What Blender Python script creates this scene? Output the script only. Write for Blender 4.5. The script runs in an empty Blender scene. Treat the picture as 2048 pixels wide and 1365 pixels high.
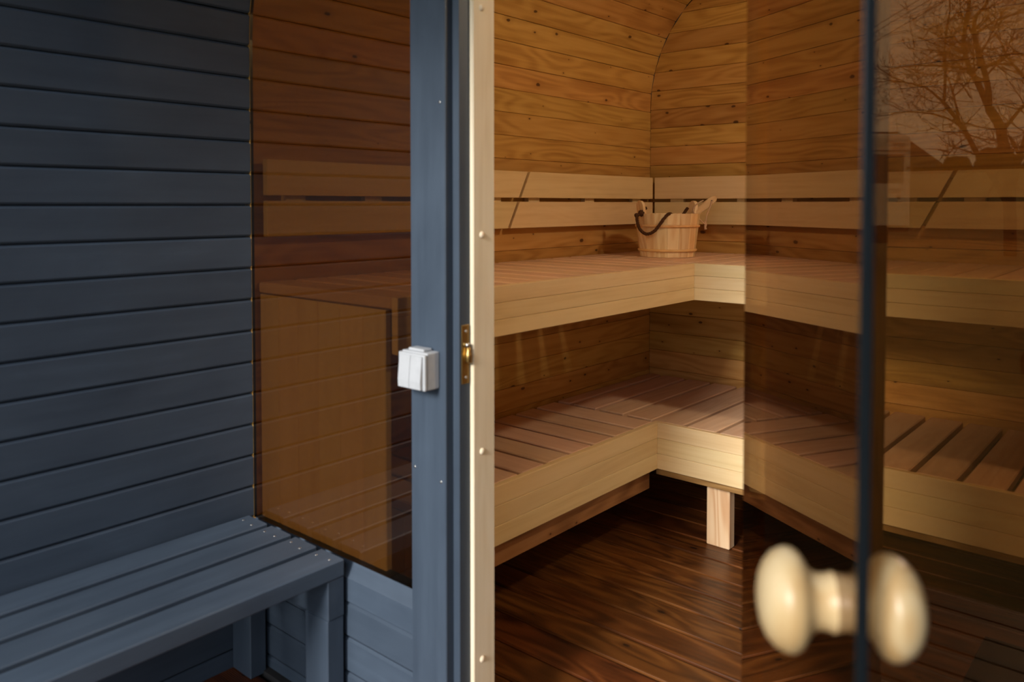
import bpy, bmesh, math, random
from mathutils import Vector, Matrix
random.seed(7)
SC = bpy.context.scene
COL = SC.collection

# ------------------------------------------------------------------ camera
# world: origin under the camera, x to the right along the sauna front, y into the sauna, z = 0 at eye height
FPX = 1611.0
YAW = math.radians(40.7)
PITCH = math.radians(1.75)
PPY = 458.0
cd = bpy.data.cameras.new('camera'); cam = bpy.data.objects.new('camera', cd); COL.objects.link(cam)
cd.sensor_width = 36.0; cd.sensor_fit = 'HORIZONTAL'; cd.lens = FPX*36/2048
cd.shift_x = 0; cd.shift_y = -(682.5-PPY)/2048
cd.clip_start = 0.02; cd.clip_end = 300
cam.rotation_euler = (math.pi/2-PITCH, 0, YAW)
cd.dof.use_dof = True; cd.dof.focus_distance = 3.6; cd.dof.aperture_fstop = 3.6
SC.camera = cam

# ------------------------------------------------------------------ world: overcast sky
W = bpy.data.worlds.new('overcast'); SC.world = W; W.use_nodes = True
W.node_tree.nodes['Background'].inputs[0].default_value = (0.86, 0.92, 1.0, 1)
W.node_tree.nodes['Background'].inputs[1].default_value = 0.52
SC.view_settings.view_transform = 'Standard'; SC.view_settings.look = 'None'
SC.view_settings.gamma = 1; SC.view_settings.use_curve_mapping = False
SC.view_settings.exposure = 2.15

# veiled sun in front of the sauna, softened by thin cloud
sl = bpy.data.lights.new('sun', 'SUN'); sl.energy = 1.02; sl.angle = math.radians(16); sl.color = (1.0, 0.95, 0.88)
sun = bpy.data.objects.new('sun', sl); COL.objects.link(sun)
sun.rotation_euler = Vector((0.085, -0.91, 0.41)).to_track_quat('Z', 'Y').to_euler()

# ------------------------------------------------------------------ helpers
FWD = Vector((-math.sin(YAW), math.cos(YAW), 0)); RGT = Vector((math.cos(YAW), math.sin(YAW), 0))
def refl(u, v, t):
    """point seen at pixel (u, v) in the mirror of the front glass (y = 1.15), t metres along the view"""
    k = (u-1024)/FPX
    p = (FWD+RGT*k)*t
    return Vector((p.x, 2.30-p.y, (409-v)*t/FPX))

def tag(o, label=None, cat=None, group=None, kind=None):
    if label: o['label'] = label
    if cat: o['category'] = cat
    if group: o['group'] = group
    if kind: o['kind'] = kind
    return o
WM = {}
def put(o, parent, M):
    COL.objects.link(o); WM[o.name] = M
    if parent is not None:
        o.parent = parent; o.matrix_local = WM[parent.name].inverted() @ M
    else:
        o.matrix_local = M
    return o
def thing(name, loc, label=None, cat=None, group=None, kind=None):
    return tag(put(bpy.data.objects.new(name, None), None, Matrix.Translation(loc)), label, cat, group, kind)
def mobj(name, me, mat, parent=None, M=None):
    if M is None: M = Matrix.Identity(4)
    if isinstance(M, (Vector, tuple)): M = Matrix.Translation(M)
    if mat is not None and not me.materials: me.materials.append(mat)
    o = bpy.data.objects.new(name, me)
    return put(o, parent, M)
def frame(loc, xdir, zdir):
    x = Vector(xdir).normalized(); z = Vector(zdir); z = (z-x*z.dot(x)).normalized(); y = z.cross(x)
    M = Matrix((x, y, z)).transposed().to_4x4(); M.translation = Vector(loc); return M
def smooth(me, on=True):
    for p in me.polygons: p.use_smooth = on
    return me
def from_bm(name, bm):
    me = bpy.data.meshes.new(name); bmesh.ops.recalc_face_normals(bm, faces=bm.faces); bm.to_mesh(me); bm.free(); return me
CACHE = {}
def box_mesh(L, Wd, T, bev=0.0015, mat=None):
    key = (round(L, 5), round(Wd, 5), round(T, 5), bev, mat.name if mat else '')
    if key in CACHE: return CACHE[key]
    bm = bmesh.new(); bmesh.ops.create_cube(bm, size=1)
    bmesh.ops.scale(bm, vec=(L, Wd, T), verts=bm.verts)
    if bev > 0: bmesh.ops.bevel(bm, geom=bm.edges[:], offset=bev, segments=1, affect='EDGES')
    me = from_bm('board', bm)
    if mat: me.materials.append(mat)
    CACHE[key] = me; return me
def board(name, L, Wd, T, mat, parent, loc, xdir, zdir, bev=0.0015):
    return mobj(name, box_mesh(L, Wd, T, bev, mat), mat, parent, frame(loc, xdir, zdir))
def bx(name, lo, hi, mat, parent, bev=0.0015, grain=None):
    """axis-aligned board between two corners, its local x (grain) along the longest side"""
    d = [hi[i]-lo[i] for i in range(3)]; c = [(hi[i]+lo[i])/2 for i in range(3)]
    ax = grain if grain is not None else max(range(3), key=lambda i: d[i])
    rest = [i for i in range(3) if i != ax]
    th = min(rest, key=lambda i: d[i]); wd = [i for i in rest if i != th][0]
    e = [Vector((1, 0, 0)), Vector((0, 1, 0)), Vector((0, 0, 1))]
    return board(name, d[ax], d[wd], d[th], mat, parent, c, e[ax], e[th], bev)
def prism_mesh(prof, L, mat=None):
    """profile (y, z) extruded along local x, centred"""
    n = len(prof); v = [(-L/2, y, z) for y, z in prof]+[(L/2, y, z) for y, z in prof]
    f = [tuple(range(n))[::-1], tuple(range(n, 2*n))]+[(i, (i+1) % n, n+(i+1) % n, n+i) for i in range(n)]
    me = bpy.data.meshes.new('prism'); me.from_pydata(v, [], f)
    bm = bmesh.new(); bm.from_mesh(me); bmesh.ops.recalc_face_normals(bm, faces=bm.faces); bm.to_mesh(me); bm.free()
    if mat: me.materials.append(mat)
    return me
def spline(pts, n=6):
    pts = [Vector(p) for p in pts]; out = []
    P = [pts[0]*2-pts[1]]+pts+[pts[-1]*2-pts[-2]]
    for i in range(1, len(P)-2):
        for j in range(n):
            t = j/n; a, b, c, d = P[i-1], P[i], P[i+1], P[i+2]
            out.append(0.5*((2*b)+(c-a)*t+(2*a-5*b+4*c-d)*t*t+(3*b-a-3*c+d)*t**3))
    out.append(pts[-1]); return out
def tube_data(pts, rad, sides, V, F):
    """append a tube to vertex and face lists; rad is a number or one radius per point"""
    n = len(pts); base = len(V); up = None
    for i, p in enumerate(pts):
        t = (pts[min(i+1, n-1)]-pts[max(i-1, 0)])
        if t.length < 1e-9: t = Vector((0, 0, 1))
        t.normalize()
        if up is None: up = t.orthogonal().normalized()
        up = (up-t*up.dot(t))
        if up.length < 1e-6: up = t.orthogonal()
        up.normalize(); w = t.cross(up)
        r = rad[i] if isinstance(rad, (list, tuple)) else rad
        for s in range(sides):
            a = 2*math.pi*s/sides; V.append(tuple(p+up*(r*math.cos(a))+w*(r*math.sin(a))))
    for i in range(n-1):
        for s in range(sides):
            a = base+i*sides+s; b = base+i*sides+(s+1) % sides
            F.append((a, b, b+sides, a+sides))
    F.append(tuple(base+s for s in range(sides))[::-1]); F.append(tuple(base+(n-1)*sides+s for s in range(sides)))
def tube_mesh(pts, rad, sides=8, sm=True):
    V = []; F = []; tube_data([Vector(p) for p in pts], rad, sides, V, F)
    me = bpy.data.meshes.new('tube'); me.from_pydata(V, [], F)
    return smooth(me) if sm else me
def lathe_mesh(prof, seg=32, sm=True):
    """profile (r, z) revolved about z"""
    V = []; F = []; n = len(prof)
    for i in range(seg):
        a = 2*math.pi*i/seg
        for r, z in prof: V.append((r*math.cos(a), r*math.sin(a), z))
    for i in range(seg):
        j = (i+1) % seg
        for k in range(n-1): F.append((i*n+k, j*n+k, j*n+k+1, i*n+k+1))
    me = bpy.data.meshes.new('lathe'); me.from_pydata(V, [], F)
    bm = bmesh.new(); bm.from_mesh(me); bmesh.ops.remove_doubles(bm, verts=bm.verts, dist=1e-6)
    bmesh.ops.recalc_face_normals(bm, faces=bm.faces); bm.to_mesh(me); bm.free()
    return smooth(me) if sm else me

# ------------------------------------------------------------------ materials
def srgb(r, g, b):
    f = lambda c: (c/255/12.92) if c/255 <= 0.04045 else ((c/255+0.055)/1.055)**2.4
    return (f(r), f(g), f(b), 1)
class NT:
    def __init__(s, name):
        s.m = bpy.data.materials.new(name); s.m.use_nodes = True; s.t = s.m.node_tree; s.t.nodes.clear()
        s.out = s.t.nodes.new('ShaderNodeOutputMaterial')
    def n(s, typ, **kw):
        nd = s.t.nodes.new(typ)
        for k, v in kw.items(): setattr(nd, k, v)
        return nd
    def l(s, a, b): s.t.links.new(a, b)
    def math(s, op, a, b=None, c=None, clamp=False):
        nd = s.n('ShaderNodeMath', operation=op, use_clamp=clamp)
        for i, x in enumerate((a, b, c)):
            if x is None: continue
            if isinstance(x, (int, float)): nd.inputs[i].default_value = x
            else: s.l(x, nd.inputs[i])
        return nd.outputs[0]
    def mix(s, fac, a, b, mode='MIX'):
        nd = s.n('ShaderNodeMix', data_type='RGBA', blend_type=mode)
        for i, x in ((0, fac), (6, a), (7, b)):
            if isinstance(x, (int, float)): nd.inputs[i].default_value = x
            elif isinstance(x, tuple): nd.inputs[i].default_value = x
            else: s.l(x, nd.inputs[i])
        return nd.outputs[2]
    def ramp(s, fac, stops):
        nd = s.n('ShaderNodeValToRGB'); e = nd.color_ramp.elements
        while len(e) < len(stops): e.new(0.5)
        for el, (p, c) in zip(e, stops): el.position = p; el.color = c
        s.l(fac, nd.inputs[0]); return nd.outputs[0]
    def coords(s, spread=60):
        tc = s.n('ShaderNodeTexCoord'); oi = s.n('ShaderNodeObjectInfo')
        cb = s.n('ShaderNodeCombineXYZ')
        for i, k in enumerate((1.0, 2.37, 3.71)): s.l(s.math('MULTIPLY', oi.outputs['Random'], spread*k), cb.inputs[i])
        ad = s.n('ShaderNodeVectorMath', operation='ADD'); s.l(tc.outputs['Object'], ad.inputs[0]); s.l(cb.outputs[0], ad.inputs[1])
        return ad.outputs[0], oi.outputs['Random'], tc.outputs['Object']
    def mapped(s, vec, scale):
        mp = s.n('ShaderNodeMapping'); mp.inputs['Scale'].default_value = scale; s.l(vec, mp.inputs[0]); return mp.outputs[0]
    def noise(s, vec, scale=1, detail=4, rough=0.55, dist=0.0):
        nd = s.n('ShaderNodeTexNoise'); nd.inputs['Scale'].default_value = scale; nd.inputs['Detail'].default_value = detail
        nd.inputs['Roughness'].default_value = rough; nd.inputs['Distortion'].default_value = dist
        s.l(vec, nd.inputs['Vector']); return nd.outputs['Fac']
    def bsdf(s, col, rough, spec=0.4, bump=None, bstr=0.2, bdist=0.002, **kw):
        b = s.n('ShaderNodeBsdfPrincipled')
        for key, x in (('Base Color', col), ('Roughness', rough), ('Specular IOR Level', spec)):
            if isinstance(x, (int, float, tuple)): b.inputs[key].default_value = x
            else: s.l(x, b.inputs[key])
        for k, v in kw.items(): b.inputs[k].default_value = v
        if bump is not None:
            bp = s.n('ShaderNodeBump'); bp.inputs['Strength'].default_value = bstr; bp.inputs['Distance'].default_value = bdist
            s.l(bump, bp.inputs['Height']); s.l(bp.outputs[0], b.inputs['Normal'])
        s.l(b.outputs[0], s.out.inputs[0]); return b
def wood(name, dark, mid, light, knots=0.0, rings=0.5, rough=0.6, spec=0.3, vary=0.25, knotcol=(0.06, 0.02, 0.006, 1), ribs=False, fine=1.0):
    t = NT(name); v, rnd, raw = t.coords()
    g1 = t.noise(t.mapped(v, (2.0, 60*fine, 60*fine)), 1, 5, 0.6, 0.4)
    warp = t.noise(t.mapped(v, (1.1, 7, 7)), 1, 2, 0.5, 0.3)
    rg = t.math('MULTIPLY_ADD', t.math('SINE', t.math('MULTIPLY', warp, 70.0)), 0.5, 0.5)
    g = t.math('ADD', t.math('MULTIPLY', g1, 1-rings), t.math('MULTIPLY', rg, rings*0.8), clamp=True)
    big = t.noise(t.mapped(v, (1.3, 5, 5)), 1, 3, 0.6)
    g = t.math('ADD', g, t.math('MULTIPLY', t.math('SUBTRACT', big, 0.5), 0.7), clamp=True)
    col = t.ramp(g, [(0.15, dark), (0.5, mid), (0.9, light)])
    if knots > 0:
        vo = t.n('ShaderNodeTexVoronoi', feature='F1', voronoi_dimensions='2D'); vo.inputs['Scale'].default_value = 1
        t.l(t.mapped(v, (7.0, 13, 1)), vo.inputs['Vector'])
        sep = t.n('ShaderNodeSeparateColor'); t.l(vo.outputs['Color'], sep.inputs[0])
        on = t.math('GREATER_THAN', sep.outputs[0], 1-knots)
        size = t.math('MULTIPLY_ADD', t.math('POWER', sep.outputs[1], 2.0), 0.10, 0.022)
        jit = t.math('MULTIPLY_ADD', t.noise(v, 90, 2), 0.06, -0.03)
        dd = t.math('DIVIDE', t.math('ADD', vo.outputs['Distance'], jit), size)
        core = t.math('MULTIPLY', on, t.math('SUBTRACT', 1.0, t.math('SMOOTHSTEP' if False else 'MULTIPLY', t.math('SUBTRACT', dd, 0.6, clamp=True), 3.0, clamp=True), clamp=True))
        halo = t.math('MULTIPLY', on, t.math('SUBTRACT', 1.0, t.math('MULTIPLY', dd, 0.33, clamp=True), clamp=True))
        col = t.mix(t.math('MULTIPLY', halo, 0.55), col, dark)
        col = t.mix(t.math('MULTIPLY', core, 0.85), col, knotcol)
    val = t.math('MULTIPLY_ADD', rnd, vary, 1-vary*0.55)
    hsv = t.n('ShaderNodeHueSaturation'); t.l(val, hsv.inputs['Value']); t.l(col, hsv.inputs['Color'])
    hue = t.math('MULTIPLY_ADD', t.math('FRACT', t.math('MULTIPLY', rnd, 17.3)), 0.016, 0.492); t.l(hue, hsv.inputs['Hue'])
    h = g1
    if ribs:
        sx = t.n('ShaderNodeSeparateXYZ'); t.l(raw, sx.inputs[0])
        rb = t.math('SINE', t.math('MULTIPLY', sx.outputs[1], 2*math.pi/0.0052))
        h = t.math('ADD', t.math('MULTIPLY', rb, 0.6), g1)
    t.bsdf(hsv.outputs[0], rough, spec, h, 0.35 if ribs else 0.18, 0.0012)
    return t.m
M = {}
M['spruce'] = wood('spruce_wall', srgb(164, 116, 54), srgb(196, 150, 80), srgb(212, 168, 100), knots=0.40, rings=0.30, rough=0.55, vary=0.22)
M['fascia'] = wood('aspen_fascia', srgb(212, 182, 132), srgb(226, 200, 152), srgb(233, 210, 165), rings=0.12, rough=0.5, vary=0.10)
M['slat'] = wood('alder_slat', srgb(200, 158, 126), srgb(217, 180, 150), srgb(228, 194, 165), rings=0.15, rough=0.5, vary=0.16)
M['leg'] = wood('planed_pine', srgb(214, 170, 124), srgb(234, 200, 156), srgb(242, 214, 174), knots=0.25, rings=0.6, rough=0.6, vary=0.1)
M['beam'] = wood('spruce_beam', srgb(126, 88, 50), srgb(158, 116, 70), srgb(180, 138, 90), knots=0.3, rings=0.4, rough=0.6)
M['jamb'] = wood('pale_frame', srgb(222, 204, 176), srgb(232, 217, 192), srgb(238, 225, 204), rings=0.2, rough=0.45, vary=0.04)
M['deck'] = wood('stained_deck', srgb(44, 20, 8), srgb(92, 50, 21), srgb(128, 78, 36), knots=0.22, rings=0.35, rough=0.36, spec=0.5, vary=0.3, knotcol=(0.008, 0.004, 0.003, 1), ribs=True)
M['stave'] = wood('bucket_pine', srgb(222, 180, 126), srgb(240, 212, 164), srgb(246, 224, 184), rings=0.45, rough=0.55, vary=0.22, fine=1.6)
M['hoop'] = wood('hoop_withy', srgb(210, 160, 104), srgb(226, 180, 124), srgb(234, 192, 138), rings=0.2, rough=0.5, vary=0.06)
M['knob'] = wood('turned_birch', srgb(168, 128, 80), srgb(188, 162, 124), srgb(202, 182, 150), rings=0.35, rough=0.38, spec=0.45, vary=0.04, fine=0.7)

def paint(name, c1, c2, rough=0.42):
    t = NT(name); v, rnd, raw = t.coords()
    st = t.noise(t.mapped(v, (2.5, 40, 40)), 1, 4, 0.6)
    pt = t.noise(t.mapped(v, (3, 6, 6)), 1, 4, 0.65, 0.5)
    g = t.math('ADD', t.math('MULTIPLY', st, 0.45), t.math('MULTIPLY', pt, 0.6), clamp=True)
    col = t.ramp(g, [(0.3, c1), (0.62, c2), (0.9, (c2[0]*1.5, c2[1]*1.5, c2[2]*1.5, 1))])
    val = t.math('MULTIPLY_ADD', rnd, 0.16, 0.92)
    hsv = t.n('ShaderNodeHueSaturation'); t.l(val, hsv.inputs['Value']); t.l(col, hsv.inputs['Color'])
    t.bsdf(hsv.outputs[0], rough, 0.4, st, 0.15, 0.001); return t.m
M['blue'] = paint('slate_blue_paint', (0.034, 0.050, 0.076, 1), (0.052, 0.074, 0.108, 1), 0.52)

def plain(name, col, rough=0.5, spec=0.4, metal=0.0, bump=0.0, bscale=60):
    t = NT(name); v, rnd, raw = t.coords()
    n = t.noise(v, bscale, 3)
    c = t.mix(n, (col[0]*0.88, col[1]*0.88, col[2]*0.88, 1), (min(col[0]*1.1, 1), min(col[1]*1.1, 1), min(col[2]*1.1, 1), 1))
    t.bsdf(c, rough, spec, n if bump else None, bump, 0.002, Metallic=metal); return t.m
M['white_plastic'] = plain('white_plastic', (0.45, 0.47, 0.50), 0.35)
M['brass'] = plain('brass', (0.42, 0.28, 0.10), 0.38, 0.5, 1.0)
M['steel'] = plain('steel', (0.62, 0.62, 0.60), 0.3, 0.5, 1.0)
M['edge'] = plain('glass_edge', (0.006, 0.008, 0.010), 0.2, 0.5)
M['seal'] = plain('black_rubber', (0.012, 0.012, 0.014), 0.6)
M['rope'] = plain('jute_rope', (0.085, 0.038, 0.018), 0.9, 0.1, bump=1.0, bscale=180)
M['cord'] = plain('cotton_cord', (0.62, 0.42, 0.28), 0.9, 0.1, bump=0.6, bscale=220)
M['mat'] = plain('grey_mat', (0.010, 0.009, 0.010), 0.85, 0.2, bump=0.6, bscale=300)
M['bitumen'] = plain('bitumen', (0.03, 0.03, 0.032), 0.85, 0.2, bump=0.4)
M['bark'] = plain('bark', (0.045, 0.032, 0.024), 0.9, 0.1)
M['roof'] = plain('roof_tiles', (0.045, 0.032, 0.028), 0.8, 0.2)
M['render'] = plain('house_plaster', (0.22, 0.16, 0.11), 0.8, 0.2)
M['caravan'] = plain('caravan_white', (0.78, 0.77, 0.74), 0.4)
M['grey'] = plain('grey_print', (0.16, 0.15, 0.15), 0.5)
M['dark'] = plain('dark_trim', (0.02, 0.02, 0.022), 0.5)
M['red'] = plain('red_lens', (0.18, 0.02, 0.03), 0.3)
M['leaf'] = plain('hedge_leaf', (0.022, 0.024, 0.012), 0.7, 0.2)
M['darkglass'] = plain('dark_window', (0.06, 0.05, 0.045), 0.1, 0.6)

def grass():
    t = NT('winter_grass'); v, rnd, raw = t.coords(0)
    c = t.ramp(t.noise(v, 0.5, 6, 0.7), [(0.3, (0.055, 0.05, 0.018, 1)), (0.6, (0.11, 0.10, 0.035, 1)), (0.8, (0.17, 0.14, 0.07, 1))])
    t.bsdf(c, 0.95, 0.1, t.noise(v, 20, 4), 0.6, 0.02); return t.m
M['grass'] = grass()
def bronze_glass():
    """two-sided pane: each face lets tinted light through and mirrors by its Fresnel reflectance"""
    t = NT('bronze_glass')
    ge = t.n('ShaderNodeNewGeometry'); dt = t.n('ShaderNodeVectorMath', operation='DOT_PRODUCT')
    t.l(ge.outputs['Normal'], dt.inputs[0]); t.l(ge.outputs['Incoming'], dt.inputs[1])
    c = t.math('SUBTRACT', 1.0, t.math('ABSOLUTE', dt.outputs['Value']), clamp=True)
    f = t.math('MULTIPLY_ADD', t.math('POWER', c, 5.0), 0.87, 0.13, clamp=True)
    tr = t.n('ShaderNodeBsdfTransparent'); tr.inputs[0].default_value = (0.585, 0.495, 0.365, 1)
    gl = t.n('ShaderNodeBsdfGlossy'); gl.inputs['Color'].default_value = (1, 0.88, 0.80, 1); gl.inputs['Roughness'].default_value = 0.0
    mx = t.n('ShaderNodeMixShader'); t.l(f, mx.inputs[0]); t.l(tr.outputs[0], mx.inputs[1]); t.l(gl.outputs[0], mx.inputs[2])
    t.l(mx.outputs[0], t.out.inputs[0]); return t.m
M['glass'] = bronze_glass()

# ------------------------------------------------------------------ main dimensions (metres, z = 0 at eye height)
XL, XR = -1.888, 0.274          # inner faces of the side walls
YF, YB = 1.150, 3.145           # outer face of the front glazing, inner face of the back wall
YP = -0.45                      # open end of the porch
ZFL = -1.162                    # sauna floor
ZPF = -1.20                     # porch floor
ZG = -1.42                      # ground outside
Z0, R = 0.43, 0.60              # where the side walls start to curve, radius of the curve
ZC = Z0+R
PITCHW = 0.0823
Z_START = 0.160-PITCHW*17
LS = Z0-Z_START; LA = math.pi/2*R; LT = (XR-XL)-2*R
def prof(s):
    """point, tangent and inward normal of the barrel profile at arc length s (left bottom -> over -> right bottom)"""
    if s <= LS: return Vector((XL, 0, Z_START+s)), Vector((0, 0, 1)), Vector((1, 0, 0))
    s -= LS
    if s <= LA:
        a = s/R
        return Vector((XL+R-R*math.cos(a), 0, Z0+R*math.sin(a))), Vector((math.sin(a), 0, math.cos(a))), Vector((math.cos(a), 0, -math.sin(a)))
    s -= LA
    if s <= LT: return Vector((XL+R+s, 0, ZC)), Vector((1, 0, 0)), Vector((0, 0, -1))
    s -= LT
    if s <= LA:
        a = s/R
        return Vector((XR-R+R*math.sin(a), 0, Z0+R*math.cos(a))), Vector((math.cos(a), 0, -math.sin(a))), Vector((-math.sin(a), 0, -math.cos(a)))
    s -= LA
    return Vector((XR, 0, Z0-s)), Vector((0, 0, -1)), Vector((-1, 0, 0))
TOTAL = 2*LS+2*LA+LT
NST = int(round(TOTAL/PITCHW)); PW = TOTAL/NST

def shell_mesh(s0, s1, y0, y1, d0, d1, n):
    """curved slab behind the planks from arc length s0 to s1, offset d0..d1 outwards"""
    V = []; F = []
    for i in range(n+1):
        p, t, nn = prof(s0+(s1-s0)*i/n)
        for d in (d0, d1):
            for y in (y0, y1):
                q = p-nn*d; V.append((q.x, y, q.z))
    for i in range(n):
        a = i*4; b = a+4
        F += [(a, a+1, b+1, b), (a+2, b+2, b+3, a+3), (a, b, b+2, a+2), (a+1, a+3, b+3, b+1)]
    F += [(0, 2, 3, 1), (n*4, n*4+1, n*4+3, n*4+2)]
    me = bpy.data.meshes.new('shell'); me.from_pydata(V, [], F)
    bm = bmesh.new(); bm.from_mesh(me); bmesh.ops.recalc_face_normals(bm, faces=bm.faces); bm.to_mesh(me); bm.free()
    return me
def plank_profile(w, th, gap, ch):
    """cross section, face at z = 0, back at z = -th, chamfered long edges"""
    a = w/2-gap/2
    return [(-a, -th), (a, -th), (a, -ch), (a-ch, 0), (-a+ch, 0), (-a, -ch)]
TH = 0.028
inner_plank = prism_mesh(plank_profile(PW, TH, 0.0008, 0.0020), YB-YF, M['spruce'])
porch_plank = prism_mesh(plank_profile(PW, TH, 0.0024, 0.0050), YF-YP, M['blue'])

def staves(walls, y0, y1, mesh):
    for i in range(NST):
        p, t, nn = prof((i+0.5)*PW)
        s = (i+0.5)*PW
        w = walls[0] if s < LS else (walls[1] if s < TOTAL-LS else walls[2])
        mobj('plank', mesh, None, w, frame((p.x, (y0+y1)/2, p.z), (0, 1, 0), nn))
def shell(name, s0, s1, y0, y1, n, label, cat):
    o = mobj(name, shell_mesh(s0, s1, y0, y1, TH+0.0005, TH+0.022, n), M['bitumen'])
    return tag(o, label, cat, kind='structure')
shells_in = [shell('wall_left', 0, LS, YF, YB+0.06, 1, 'natural spruce plank wall behind the left sauna benches', 'wall'),
             shell('ceiling', LS, TOTAL-LS, YF, YB+0.06, 26, 'curved spruce plank ceiling of the sauna room', 'ceiling'),
             shell('wall_right', TOTAL-LS, TOTAL, YF, YB+0.06, 1, 'natural spruce plank wall on the right of the sauna room', 'wall')]
staves(shells_in, YF, YB, inner_plank)
shells_po = [shell('wall_porch_left', 0, LS, YP, YF, 1, 'dark slate blue plank wall of the porch above the blue bench', 'wall'),
             shell('ceiling_porch', LS, TOTAL-LS, YP, YF, 26, 'curved slate blue plank roof over the porch', 'ceiling'),
             shell('wall_porch_right', TOTAL-LS, TOTAL, YP, YF, 1, 'slate blue plank wall of the porch on the right', 'wall')]
staves(shells_po, YP, YF, porch_plank)

# back wall: backing cut to the barrel outline, horizontal planks cut to it too
def half_width(z):
    if z <= Z0: return XL, XR
    h = min(z-Z0, R); dx = R-math.sqrt(max(R*R-h*h, 0)); return XL+dx, XR-dx
outline = []
for i in range(41):
    p, t, nn = prof(TOTAL*i/40); outline.append((p.x-nn.x*0.02, p.z-nn.z*0.02))
me = bpy.data.meshes.new('back')
n = len(outline)
me.from_pydata([(x, YB+0.03, z) for x, z in outline]+[(x, YB+0.06, z) for x, z in outline], [],
               [tuple(range(n)), tuple(range(n, 2*n))[::-1]]+[(i, n+i, n+(i+1) % n, (i+1) % n) for i in range(n)])
wb = tag(mobj('wall_back', me, M['bitumen']), 'spruce plank end wall behind the back benches and bucket', 'wall', kind='structure')
z = 0.172-PITCHW*17
while z < ZC-0.01:
    z1 = min(z+PITCHW, ZC-0.002); a0, b0 = half_width(z); a1, b1 = half_width(z1)
    c = 0.0020; zc = (z+z1)/2; g = 0.0005
    # face polygon tapers with the curve; local x = world x, y = world z, z = -world y
    pts = [(a0+0.001, z+g), (b0-0.001, z+g), (b1-0.001, z1-g), (a1+0.001, z1-g)]
    V = [(x-(XL+XR)/2, q-zc, -TH) for x, q in pts]+[(x-(XL+XR)/2, q-zc, -c) for x, q in pts]
    V += [(pts[0][0]-(XL+XR)/2, z+g+c-zc, 0), (pts[1][0]-(XL+XR)/2, z+g+c-zc, 0), (pts[2][0]-(XL+XR)/2, z1-g-c-zc, 0), (pts[3][0]-(XL+XR)/2, z1-g-c-zc, 0)]
    F = [(3, 2, 1, 0)]+[(i, (i+1) % 4, 4+(i+1) % 4, 4+i) for i in range(4)]+[(4+i, 4+(i+1) % 4, 8+(i+1) % 4, 8+i) for i in range(4)]+[(8, 9, 10, 11)]
    m2 = bpy.data.meshes.new('plank'); m2.from_pydata(V, [], F)
    mobj('plank', m2, M['spruce'], wb, frame(((XL+XR)/2, YB, zc), (1, 0, 0), (0, -1, 0)))
    z += PITCHW

# floors
fl = tag(mobj('floor', box_mesh(XR-XL+0.02, YB-YF+0.06, 0.03, 0, M['bitumen']), None, None, Matrix.Translation(((XL+XR)/2, (YF+YB)/2, ZFL-0.045))),
         'reddish brown stained ribbed board floor of the sauna', 'floor', kind='structure')
FP = 0.117
fpl = prism_mesh(plank_profile(FP, 0.028, 0.005, 0.0045), XR-XL-0.004, M['deck'])
y = 2.049-FP*6
while y+FP < YB+0.03:
    if y > YF+0.12: mobj('plank', fpl, None, fl, frame(((XL+XR)/2, y+FP/2, ZFL), (1, 0, 0), (0, 0, 1)))
    y += FP
pf = tag(mobj('floor_porch', box_mesh(XR-XL+0.02, YF-YP, 0.03, 0, M['bitumen']), None, None, Matrix.Translation(((XL+XR)/2, (YF+YP)/2, ZPF-0.045))),
         'dark stained board floor of the porch under the bench', 'floor', kind='structure')
ppl = prism_mesh(plank_profile(0.12, 0.028, 0.005, 0.004), XR-XL-0.004, M['deck'])
for i in range(13): mobj('plank', ppl, None, pf, frame(((XL+XR)/2, YP+0.062+0.12*i, ZPF), (1, 0, 0), (0, 0, 1)))

sk = thing('trim_2', ((XL+XR)/2, 1.3, ZG), 'timber bearers carrying the sauna barrel above the lawn', 'bearers', kind='structure')
for yy in (-0.30, 1.25, 2.85):
    bx('bearer', (XL-0.05, yy, ZG-0.02), (XR+0.05, yy+0.12, ZPF-0.0605), M['beam'], sk, 0.004)
# ------------------------------------------------------------------ front wall: posts, boards under the glass, header
wf = thing('wall_front', ((XL+XR)/2, YF, ZPF), 'slate blue front wall with posts between the bronze windows and the door', 'wall', kind='structure')
PLX0, PLX1 = -1.256, -1.153      # left post
PRX0, PRX1 = -0.476, -0.352      # right post
YPF = 1.135                      # front face of the posts
posts = []
for x0, x1 in ((PLX0, PLX1), (PRX0, PRX1)):
    posts.append(bx('post', (x0, YPF, ZPF), (x1, YPF+0.045, ZC-0.002), M['blue'], wf, 0.002))
    bx('inner_post', (x0, YPF+0.0455, ZFL), (x1, 1.254, ZC-0.002), M['beam'], wf, 0.002)
scr = lathe_mesh([(0, 0.0008), (0.0022, 0.0008), (0.0032, 0.0002), (0.0034, -0.002)], 10)
for u_x, zz in ((-1.168, 0.205), (-1.245, -0.55), (-1.167, -0.565)):
    mobj('nail', scr, M['steel'], posts[0], frame((u_x, YPF, zz), (1, 0, 0), (0, -1, 0)))
ZS = -0.826                      # bottom of the glass
ZSILL = -0.918
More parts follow.
